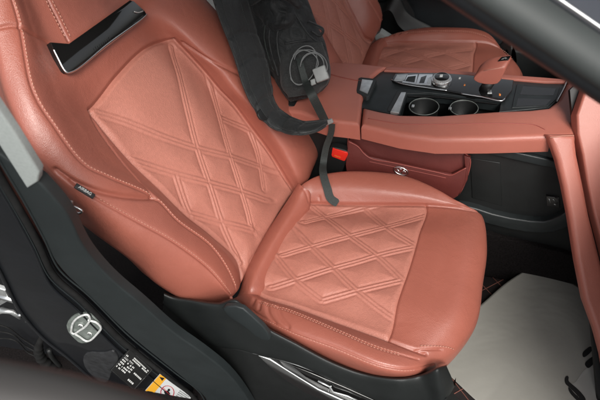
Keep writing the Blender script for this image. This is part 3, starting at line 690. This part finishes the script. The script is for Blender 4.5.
# rotary knob
kc = Z(441.5, 82, CZ + .008)
def disc(c, r, h, name, m, par, n=40, knurl=0, bev=.001):
    V = [(c[0] + (r + knurl*(i % 2)) * math.cos(2*math.pi*i/n), c[1] + (r + knurl*(i % 2)) * math.sin(2*math.pi*i/n), c[2] + h) for i in range(n)]
    return prism(name, V, (0, 0, -h), m, par, bev, 2)
kn = disc(kc, .0255, .010, 'rotary_knob', M['chrome'], con, 40, .0006)
disc(kc + np.array([0, 0, .010]), .0225, .006, 'knob_ring', M['satin'], kn, 60, .0010)
disc(kc + np.array([0, 0, .016]), .0190, .002, 'knob_face', M['piano'], kn)
key('knob_mark', [(440,74.5),(443,74.3),(442.5,77),(439.5,77)], M['white'], kn, .0268, .0003)
key('button_mark', [(459,77),(461,77),(460.5,79),(458.6,79)], M['white'], strip, .0106, .0003)
key('button_mark', [(464,84),(465.6,84),(465.2,85.8),(463.6,85.8)], M['orange'], strip, .0106, .0003)
key('button_mark', [(488,90),(491,89),(492,93),(487.5,93)], M['satin'], strip, .0120, .002)
key('button_mark', [(499,93),(501,94),(500.5,96),(499,95.5)], M['orange'], strip, .0106, .0003)
# latch button in the leather
lt = top('latch_frame', [(358.5,78),(361,77),(375,78.5),(376.5,80),(369,96),(366.5,97),(357,92.5),(356.5,90)], CZ+.0135, .012, M['dark'], .0015)
top('latch_button', [(362,79),(373,80.3),(367.5,93.5),(359.6,90)], CZ+.0150, .004, M['satin'], .0008, lt)
# bright divider and cup holders
dv = top('divider', [(401,92),(406,92),(399,112.5),(390.5,111.5)], CZ+.006, .008, M['satin'], .0012)
top('divider_side', [(397,91),(401,91.5),(391,111.2),(387,110)], CZ+.004, .004, M['dark'], .0010)
cup = prism('cup_holder_well', [Z(x, y, CZ) - np.array([0, 0, .075]) + np.array([0, dy, 0]) for x, y, dy in ((395,90,.03),(510,99,.03),(510,112,-.03),(392,114,-.03))], (0, 0, -.01), M['black'], con, .002)
for (x, y, r) in ((424,106.5,.036), (464,108,.033)):
    c = Z(x, y, CZ - .004); n_ = 40
    V = [(c[0] + q_*math.cos(2*math.pi*k/n_), c[1] + q_*math.sin(2*math.pi*k/n_), c[2] - z_) for q_, z_ in ((r+.003, 0), (r+.001, .0), (r, .003), (r*.94, .055), (r*.55, .060), (.001, .060)) for k in range(n_)]
    F = [(a_*n_+k, a_*n_+(k+1) % n_, (a_+1)*n_+(k+1) % n_, (a_+1)*n_+k) for a_ in range(5) for k in range(n_)]
    obj('cup_holder', V, F, M['black'], con)
    tube('cup_ring', [c + np.array([(r+.001)*math.cos(a_), (r+.001)*math.sin(a_), .0005]) for a_ in np.linspace(0, 2*math.pi, 48, endpoint=False)], .0008, M['dullzinc'], con, 8, True)
wy_ = Z(450, 94, CZ)[1]
prism('well_wall', [(-.05, wy_, CZ-.085), (.50, wy_, CZ-.085), (.50, wy_+.01, CZ-.012), (-.05, wy_+.01, CZ-.012)], (0, .01, 0), M['black'], con, .0)
prism('well_bridge', [Z(x, y, CZ - .005) for x, y in ((407,93.5),(430,92.5),(466,96.5),(501,102),(499,104),(440,97),(408,96))], (0, 0, -.004), M['piano'], con, .001)
for (x, y) in ((413,106),(450,108.5)):
    c = Z(x, y, CZ-.006); box('cup_glint', c, ((1,0,0),(0,1,0),(0,0,1)), (.0035,.0045,.002), M['satin'], cup, .001)  # bright boxes stand in for white glints in the cup holders
# storage tray to the right
tr = top('storage_tray', [(517,84),(560,87),(556,99),(548,106),(512,107.5)], CZ+.0050, .004, M['console'], .001)
top('tray_slot', [(523,86),(556,88.5),(553,95.5),(520,94.5)], CZ+.0056, .001, M['piano'], .0, tr)
top('tray_slot', [(518,98),(551,99.5),(546,105),(516,106)], CZ+.0056, .001, M['piano'], .0, tr)
tube('tray_edge', [Z(x, y, CZ+.012) for x, y in curve([(569,76),(563,90),(557,101)], 12)], .0016, M['satin'], con, 8)
# gear selector
gs = empty('gear_selector', tuple(Z(487, 90, CZ + .01)), 'salmon leather wrapped gear selector with dark inset on its top', 'gear selector')
gb = Z(489, 90, CZ+.010)
# swept shape: rises towards the windscreen
yv = gb[1] - .016
sp_ = chaikin([(472,80),(475,75.5),(483,70.5),(504,67),(505,70),(500.5,81),(496,85.5),(480,84.5)], 1)
bm = bmesh.new(); vs = [bm.verts.new(tuple(Y(x, y, yv))) for x, y in sp_]; f = bm.faces.new(vs)
r = bmesh.ops.extrude_face_region(bm, geom=[f])
for v in [g for g in r['geom'] if isinstance(g, bmesh.types.BMVert)]: v.co += Vector((.012, .030, .020))
bmesh.ops.recalc_face_normals(bm, faces=bm.faces)
bmesh.ops.bevel(bm, geom=[e for e in bm.edges if abs(e.verts[0].co.y - e.verts[1].co.y) < .02], offset=.0060, segments=5, profile=.5, affect='EDGES', clamp_overlap=True)
sg = bm_obj('selector_grip', bm, M['trimleather'], gs, angle=60)
stem = [gb + np.array([-.012, 0, -.002]), gb + np.array([0, 0, .028])]
tube('selector_stem', stem, .014, M['blackprint'], gs, 12)
ins = [(495.5,58.5),(507,59.5),(505,62.5),(492.5,61.5)]
ctr = Y(498, 68, yv) + np.array([.008, .020, .0155])
e1 = Y(506, 67.2, yv) - Y(484, 70, yv); e1 /= np.linalg.norm(e1); e2 = np.array([.012, .030, .020]); e2 /= np.linalg.norm(e2); e3 = np.cross(e1, e2); e3 *= np.sign(e3[2])
ic = Y(503, 67.4, yv) + e2*.026 - e1*.009
prism('selector_inset', [ic + e1*a_ + e2*b_ + e3*.0022 for a_, b_ in ((-.012,-.006),(.012,-.006),(.013,.006),(-.008,.006))], -e3*.004, M['piano'], gs, .0008)
prism('inset_mark', [ic + e1*a_ + e2*b_ + e3*.0025 for a_, b_ in ((-.006,-.003),(-.001,-.003),(.001,0),(.005,-.003),(.008,-.001),(.003,.003),(-.004,.001))], -e3*.0002, M['satin'], gs, .0)
tube('selector_stitch', [Y(484, 70.8, yv) + e3*.0012, Y(494, 69.2, yv) + e3*.0012, Y(503, 67.6, yv) + e3*.0012], .0008, M['thread'], gs, 6)

# ============================================================ DASHBOARD
dash = empty('dashboard', (.6, .3, FZ), 'salmon leather dashboard side with a long padded bar running down to the footwell', 'dashboard')
barL = [(548,134),(553,146),(558,160),(564,185),(570,215),(577.5,262),(585,300),(596,330),(603,356),(614,420)]
barR = [(640,420),(622,340),(607,285),(600,255),(590,215),(584,184),(578,155),(575.5,134)]
P0, P1 = Y(560, 140, .285), Z(603, 400, -.31)
BNr = np.cross(P1 - P0, [0.75, .3, 0]); BNr /= np.linalg.norm(BNr)
slab('padded_bar', barL + barR, BNr, P0, .022, M['trimleather'], dash, .012, 5, h=.006)
tube('bar_seam', [U(x, y, BNr, P0 + (BNr if BNr @ (CAM-P0) > 0 else -BNr)*.0075) for x, y in ((550,137.5),(562,136),(574,135.5))], .0010, M['thread'], dash, 6)
gx = [(578,134),(577,115),(586,88),(592,74),(615,60),(660,60),(700,420),(648,420),(628,335),(611,280),(604,250),(594,212),(588,184),(583,155)]
slab('knee_panel', gx, BNr, P0, .03, M['trimleather'], dash, .006, 4, h=.004)
slab('gap_lining', [(570,90),(590,70),(640,60),(680,420),(600,420)], BNr, P0, .01, M['blackprint'], dash, .0, h=-.03)
tube('trim_glint', [U(x, y, BNr, P0) for x, y in ((581,80),(586,84))], .003, M['chrome'], dash, 8)  # chrome stub stands in for a white glint on the trim
prism('lower_dash', [(.72, -.36, FZ), (.72, 1.1, FZ), (.66, 1.1, .1), (.66, -.36, .1)], (.1, 0, 0), M['black'], dash, .01)
prism('dash_top', [(.62, -.38, .10), (.60, -.38, .30), (.70, -.38, .38), (1.35, -.38, .40), (1.35, -.38, .10)], (0, 1.5, 0), M['trimleather'], dash, .02, 5)  # unseen block of the dash, added to shade the footwell

# ============================================================ STORAGE POCKET
pk = empty('storage_pocket', tuple(Y(405, 170, .27)), 'dark red leather storage pocket hanging on the console side with an oval badge', 'storage pocket')
pn_ = (0, -1, .12)
bk = slab('back_panel', chaikin([(351,131),(358,131),(410,141.5),(466,153.5),(470,158),(467,178),(460,194),(440,205),(350,190),(346,166)], 1), pn_, (0, .278, .06), .006, M['pocket'], pk, .002)
fr = slab('front_flap', [(348.5,140.5),(358,146),(363,152),(369,157),(395,162.5),(436,171.5),(452,174.5),(459,171),(466,167.5),(465,182),(458,196),(440,208),(350,192),(345.5,165)], pn_, (0, .262, .06), .005, M['pocket'], pk, .002)
slab('side_gusset', [(464,156),(470.5,158),(467.5,180),(459,196),(461,180),(465,168)], pn_, (0, .268, .06), .012, M['pocket'], pk, .002)
def PK(x, y, v): return U(x, y, pn_, (0, v, .06))
def pkl(name, pts, v, r, par, m='pocket_edge'): tube(name, [PK(x, y, v) for x, y in curve(pts, 50)], r, M[m], par, 6)
pkl('edge_piping', [(347.5,160),(351,132),(358,131.5),(410,142),(466,154),(470,158),(467,178),(461,192)], .2765, .0014, bk)
pkl('edge_piping', [(348.5,141.5),(358,146.5),(363,152.5),(369,157.5),(395,163),(436,172),(452,175),(459,171.5),(466,168)], .2605, .0014, fr)
pkl('pocket_seam', [(369,161.5),(395,167),(428,174),(446,178)], .2612, .0008, fr)
c = [PK(401 + 6.9*math.cos(a_) + 1.0*math.sin(a_), 171 + 1.3*math.cos(a_) + 3.9*math.sin(a_), .2595) for a_ in np.linspace(0, 2*math.pi, 32, endpoint=False)]
em = tube('oval_badge', c, .0016, M['chrome'], pk, 8, True)
bc_ = [PK(401 + 6*math.cos(a_) + .9*math.sin(a_), 171 + 1.1*math.cos(a_) + 3.4*math.sin(a_), .2608) for a_ in np.linspace(0, 2*math.pi, 24, endpoint=False)]
obj('badge_ground', bc_, [tuple(range(24))], M['pocket'], em, smooth=False)
for l in ([(396.8,168.6),(401.2,173.8)], [(401.2,173.8),(404.4,169.8)], [(398.6,168.4),(402.2,169.2)], [(404.8,171),(405.6,173.4)]): tube('badge_letter', [PK(*p, .2598) for p in l], .0014, M['chrome'], em, 6)

# ============================================================ SEAT BUCKLE
bu = empty('seat_buckle', tuple(Y(330, 190, .25)), 'black seat belt buckle with red release button between seat and console', 'seat buckle')
prism('buckle_body', [Y(*p, .262) for p in chaikin(((328,151),(331,146.5),(349,151.5),(350,157),(343,168),(338,192),(325,190),(326,166)), 1)], (0, .02, 0), M['black'], bu, .003)
rb = prism('release_button', [Y(*p, .259) for p in ((332.5,148.5),(347,152.7),(348,154.5),(345,160.8),(343.5,161.2),(332,156.8),(331.3,155))], (0, .01, 0), M['red'], bu, .0015)
xd = Y(345, 157, .258) - Y(334, 153.8, .258); xd /= np.linalg.norm(xd); yd = np.cross((0, -1, 0), xd)
obj('button_lettering', *text_data('PRESS', Y(334.3, 156, .2585), xd, -yd if yd[2] < 0 else yd, .0068), M['orange'], rb, smooth=False)

# ============================================================ BACKPACK
bp0 = Z(300, 96, CZ + .03)
KN = np.array([.18, -.80, .57]); KN /= np.linalg.norm(KN)
pack = empty('backpack', tuple(Z(303, 98, CZ + .012)), 'black fabric backpack with net pocket and padded shoulder strap standing between the seats', 'backpack')
def K(x, y, h): return U(x, y, KN, bp0 + KN * h)
def pillow(name, L, Rt, fn, m, parent, bulge=.05, nmid=5, res=.004, base_h=0, fold_amp=.004, thick=.05, seed=0, pts_h=None):
    L, Rt = [curve(a_, 9) for a_ in (L, Rt)]; ctrl = []
    for i, t in enumerate(np.linspace(0, 1, nmid)):
        hgt = math.sin(math.pi * t) ** .6 * bulge
        ctrl.append([fn(*(L[j]*(1-t) + Rt[j]*t), base_h + hgt * (1 if 0 < j < 8 else .5)) for j in range(9)])
    ctrl = [[fn(*L[j], base_h - thick) for j in range(9)]] + ctrl + [[fn(*Rt[j], base_h - thick) for j in range(9)]]
    G, _, _ = surf(ctrl, res); N = normals(G)
    if fold_amp: G = G + N * (fbm(G, 22, fold_amp, seed) + fbm(G * np.array([1, 1, .4]), 60, fold_amp*.4, seed+9))[..., None]
    # close it at the back
    nr, nc = G.shape[:2]; I = np.arange(nr*nc).reshape(nr, nc)
    F = np.stack([I[:-1, :-1], I[1:, :-1], I[1:, 1:], I[:-1, 1:]], -1).reshape(-1, 4).tolist()
    F += [[int(I[0, j]), int(I[0, j+1]), int(I[-1, j+1]), int(I[-1, j])] for j in range(nc-1)]
    F += [[int(v) for v in I[:, 0]], [int(v) for v in I[::-1, -1]]]
    return obj(name, G.reshape(-1, 3), F, m, parent), G, N
bb, KG, KNn = pillow('pack_body', [(244,-30),(246,0),(256,30),(266,60),(277,85),(292,101)], [(296,-30),(306,0),(316,24),(327,55),(329,80),(312,97)], K, M['fabric'], pack, .05, 6, fold_amp=.006, seed=2)
pillow('top_pocket', [(240,-20),(250,4),(262,22),(272,33)], [(286,-25),(297,0),(300,14),(294,26)], K, M['fabric'], pack, .035, 5, base_h=.035, fold_amp=.008, seed=7)
pillow('net_pocket', [(283,44),(281,60),(281,80),(290,97)], [(322,42),(327,60),(329,78),(318,94)], K, M['mesh'], pack, .022, 5, base_h=.040, fold_amp=.006, seed=12)
for i, l in enumerate(([(276,14),(269,32),(272,55),(279,78)], [(288,12),(278,28),(278,52),(286,80)], [(292,6),(300,22),(312,38),(324,46)], [(284,44),(300,41),(322,42)])):
    P_, N_ = on_surf(KG, l, 40, KNn); tube('seam_piping', P_ + N_ * .0, .0028, M['strap'], pack, 8)
P_, N_ = on_surf(KG, [(272,8),(264,30),(267,52),(274,72)], 40, KNn); tube('zip', P_, .0022, M['web'], pack, 6)
tb = tube('side_tab', curve([K(308,22,.05), K(317,26,.055), K(323,30,.05), K(320,36,.045), K(311,31,.05)], 24), .006, M['strap'], pack, 10, flat=.5)
top_roll = tube('carry_handle', curve([K(250,2,.09), K(266,-6,.11), K(286,-4,.11), K(300,6,.09)], 30), .010, M['fabric'], pack, 12)
# padded shoulder strap
SLf = [(206,-30),(214,0),(223,26),(234,54),(243,84),(253,106),(266,123),(283,132),(300,134.5),(318,131),(328,124)]
SRt = [(240,-30),(247,0),(256,30),(266,60),(271,82),(273,98),(282,111),(294,119),(307,122),(320,121),(327,119)]
hh = [.10,.10,.095,.09,.088,.088,.088,.088,.09,.095,.10]
cl_, cr_ = curve(SLf, 14), curve(SRt, 14); hv = np.interp(np.linspace(0, 10, 14), range(11), hh)
ctrl = []
for t, dh in ((0, -.010), (0, 0), (.22, .0055), (.5, .0075), (.78, .0055), (1, 0), (1, -.010)):
    row = []
    for j in range(14):
        xy = cl_[j]*(1-t) + cr_[j]*t; p = B(*xy, hv[j] + dh)
        if j >= 9:
            pz = Z(*xy, .212 + dh)
            if np.linalg.norm(pz - CAM) < np.linalg.norm(p - CAM): p = pz
        row.append(p)
    ctrl.append(row)
G, ri_, _ = surf(ctrl, .0035); N = normals(G)
fr_ = np.arange(G.shape[1]) / G.shape[1]
for k_ in (.30, .42, .55, .62, .70, .78, .86): G = G - N * (.0024*np.exp(-((fr_ - k_ + .02*np.sin(np.arange(G.shape[0])/9)[:, None])/.008)**2))[..., None]
G = G + N * fbm(G, 30, .0022, 5)[..., None]
ss = grid_obj('shoulder_strap', G, None, M['strap'], pack)
for rI in (2, 4):
    tube('strap_seam', G[ri_[rI]][::3] + N[ri_[rI]][::3]*.0003, .0009, M['fabric'], ss, 6)
for rI in (1, 5): tube('strap_binding', G[ri_[rI]][::3], .0028, M['fabric'], ss, 8)
xb = B(262,112,.092)
prism('strap_slider', [B(x, y, .094) for x, y in chaikin(((257,113),(262,107),(272,111),(269,119),(262,121)), 1)], -BN*.005, M['black'], pack, .0015)
# webbing and its buckle
def CS(x, y, h):
    p, n = on_surf(CG, [(x, y), (x+.3, y+.3)], 3, CNm, 0); n = n[1]; return p[1] + n*h
def ribbon(name, pts, widths, m, parent, th=.0009):
    P = curve([p for p in pts], 60); T = np.gradient(P, axis=0); T /= np.linalg.norm(T, axis=1, keepdims=True)
    V_ = CAM - P; S = np.cross(T, V_); S /= np.linalg.norm(S, axis=1, keepdims=True); Nn = np.cross(S, T)
    wv = np.interp(np.linspace(0, 1, 60), np.linspace(0, 1, len(widths)), widths)[:, None] / 2
    ctrl = [P - S*wv - Nn*th, P - S*wv + Nn*th, P + Nn*th*1.3, P + S*wv + Nn*th, P + S*wv - Nn*th, P - S*wv - Nn*th]
    V = np.stack(ctrl[:5], 1).reshape(-1, 3); F = []
    for i in range(59):
        for k in range(5): F.append((i*5+k, i*5+(k+1) % 5, (i+1)*5+(k+1) % 5, (i+1)*5+k))
    F += [(0,1,2,3,4), tuple(59*5+k for k in range(5))]
    return obj(name, V, F, m, parent, angle=50)
ribbon('webbing', [K(299,58,.075), K(301,66,.085), K(305,80,.085), Y(312,95,.20), Y(320,111,.22), Y(326,123,.24)], [.014,.016,.020,.021,.021,.020], M['web'], pack)
ribbon('webbing', [Y(332,124,.245), Y(331,133,.248), Y(326,148,.245), Y(323.5,162,.232), CS(324,176,.010), CS(328,189,.006), CS(332,198,.005), CS(338,205.5,.006)], [.016,.016,.017,.018,.020,.021,.021], M['web'], pack)
prism('ladder_buckle', [Y(x, y, .235) for x, y in ((322,122),(331,119.5),(333,123),(325,126.5))], (0, .006, 0), M['adapter'], pack, .0015)
# charger in the net pocket
ch = empty('phone_charger', tuple(K(318, 78, .075)), 'grey phone charger with coiled cable tucked in the backpack net pocket', 'charger')
c0 = K(321, 74, .085); xa = K(330, 71, .085) - K(312, 78, .085); ya = K(318, 66, .085) - K(323, 84, .085); ya -= xa*(xa @ ya)/(xa @ xa); na = np.cross(xa, ya)
if na @ (CAM - c0) < 0: na = -na
box('adapter', c0, (xa, ya, na), (.0165, .0175, .010), M['adapter'], ch, .003)
prism('plug', [K(*p, .088) for p in ((310,80),(315,78),(316,84),(311,86))], -KN*.008, M['adapter'], ch, .002)
def loop(cx, cy, rx, ry, a0, a1, h, rot=0):
    return [K(cx + rx*math.cos(t)*math.cos(rot) - ry*math.sin(t)*math.sin(rot), cy + rx*math.cos(t)*math.sin(rot) + ry*math.sin(t)*math.cos(rot), h + .004*math.sin(2*t)) for t in np.linspace(a0, a1, 50)]
for (cx, cy, rx, ry, a0, a1, h, rot) in ((303,65,13,20,-2.9,2.2,.082,.35),(309,62,15,12,-3.3,.6,.086,.3),(312,68,12,15,-3.2,.2,.088,.2),(300,68,10,17,1.2,4.6,.084,.1),(314,66,13,14,-2.6,1.0,.090,-.5),(306,60,13,9,-3.0,.2,.092,.5)):
    tube('cable', loop(cx, cy, rx, ry, a0, a1, h, rot), .0012, M['cable'], ch, 8)

# ============================================================ FLOOR MAT AND PAPER
fmx = empty('floor_mat', (.3, .0, FZ), 'black quilted floor mat with reddish diamond stitching under the paper sheet', 'floor mat')
mat_ = prism('mat_base', [(.12, -.30, FZ+.012), (.70, -.30, FZ+.012), (.70, .27, FZ+.012), (.12, .27, FZ+.012)], (0, 0, -.010), M['floormat'], fmx, .003)
parts = []
for k in range(-14, 34):
    for s in (1, -1):
        pts = []
        x0 = -.75 + k*.06
        P_ = np.array([[x0 + (t if s > 0 else .57 - t), -.30 + t, FZ+.0127] for t in np.linspace(0, .57, 40)])
        P_ = P_[(P_[:, 0] > .13) & (P_[:, 0] < .69)]
        if len(P_) > 3: parts.append(tube_data(P_, .0011, 5))
obj('mat_stitching', *join(parts), M['matthread'], fmx)
# paper sheet
PZ = FZ + .02
pc = [[(446,372,0),(440,350,0),(450,325,.005),(478,307,.012),(506,283,.02),(538,263,.03)],
      [(470,395,.0),(478,368,.002),(490,342,.006),(515,318,.012),(535,298,.018),(556,272,.022)],
      [(495,418,0),(510,390,.0),(524,362,.004),(542,338,.01),(560,314,.012),(574,284,.014)],
      [(520,445,0),(545,412,.0),(562,384,.002),(578,358,.006),(592,332,.006),(602,300,.004)],
      [(560,480,0),(590,440,0),(612,408,0),(625,380,0),(640,350,0),(652,320,.0)]]
G, _, _ = surf([[Z(x, y, PZ + h) for x, y, h in r] for r in pc], .006)
nr, nc = G.shape[:2]
G2 = G - np.array([0, 0, .0006]); I = np.arange(nr*nc).reshape(nr, nc); F = np.stack([I[:-1, :-1], I[1:, :-1], I[1:, 1:], I[:-1, 1:]], -1).reshape(-1, 4)
o2 = nr*nc; bnd = list(I[0, :]) + list(I[1:, -1]) + list(I[-1, ::-1][1:]) + list(I[::-1, 0][1:-1])
FF = F.tolist() + (F[:, ::-1] + o2).tolist() + [[int(a_), int(b_), int(b_+o2), int(a_+o2)] for a_, b_ in zip(bnd, bnd[1:] + bnd[:1])]
pap = empty('paper_sheet', tuple(Z(520, 350, PZ)), 'grey paper protection sheet with dark printed marks lying in the footwell', 'paper sheet')
obj('sheet', np.concatenate([G.reshape(-1, 3), G2.reshape(-1, 3)]), FF, M['paper'], pap)
def ink(pts, m='paperink', dz=.0015, name='printed_mark', it=2):
    P_ = chaikin(pts, it); N3 = []
    for q_ in P_:
        P2 = px_of(G).reshape(-1, 2); i_ = np.argsort(((P2 - np.array(q_)) ** 2).sum(1))[:3]; zz = G.reshape(-1, 3)[i_, 2].mean()
        N3.append(Z(q_[0], q_[1], zz + dz))
    return obj(name, N3, [tuple(range(len(N3)))], M[m], pap, smooth=False)
ink([(583,352),(590,345),(598,344),(606,350),(604,362),(590,366),(582,372),(574,385),(566,382),(572,392),(580,398),(590,410),(625,410),(620,360),(600,342)], 'papergrey', .0008, 'printed_ground', 1)
ink([(582,353),(586,349),(591,345.5),(593,350),(587,356),(583,358)])
ink([(584.5,363),(590,358),(596,354.5),(596,361),(589,369),(585.5,366.5)])
ink([(597,375),(601,376),(604,400),(597,402),(595,390)])
tl = ink([(564.5,378),(567,375.5),(569,377),(568,381),(573,385),(580,391),(587,400),(583,402),(576,394),(569,387),(565,384)])
ink([(568,386.5),(571,389),(575,394),(579,397),(579,402),(574,398),(569,392)])
ink([(576,397),(582,398),(585,404),(577,404)])

bpy.context.view_layer.update()
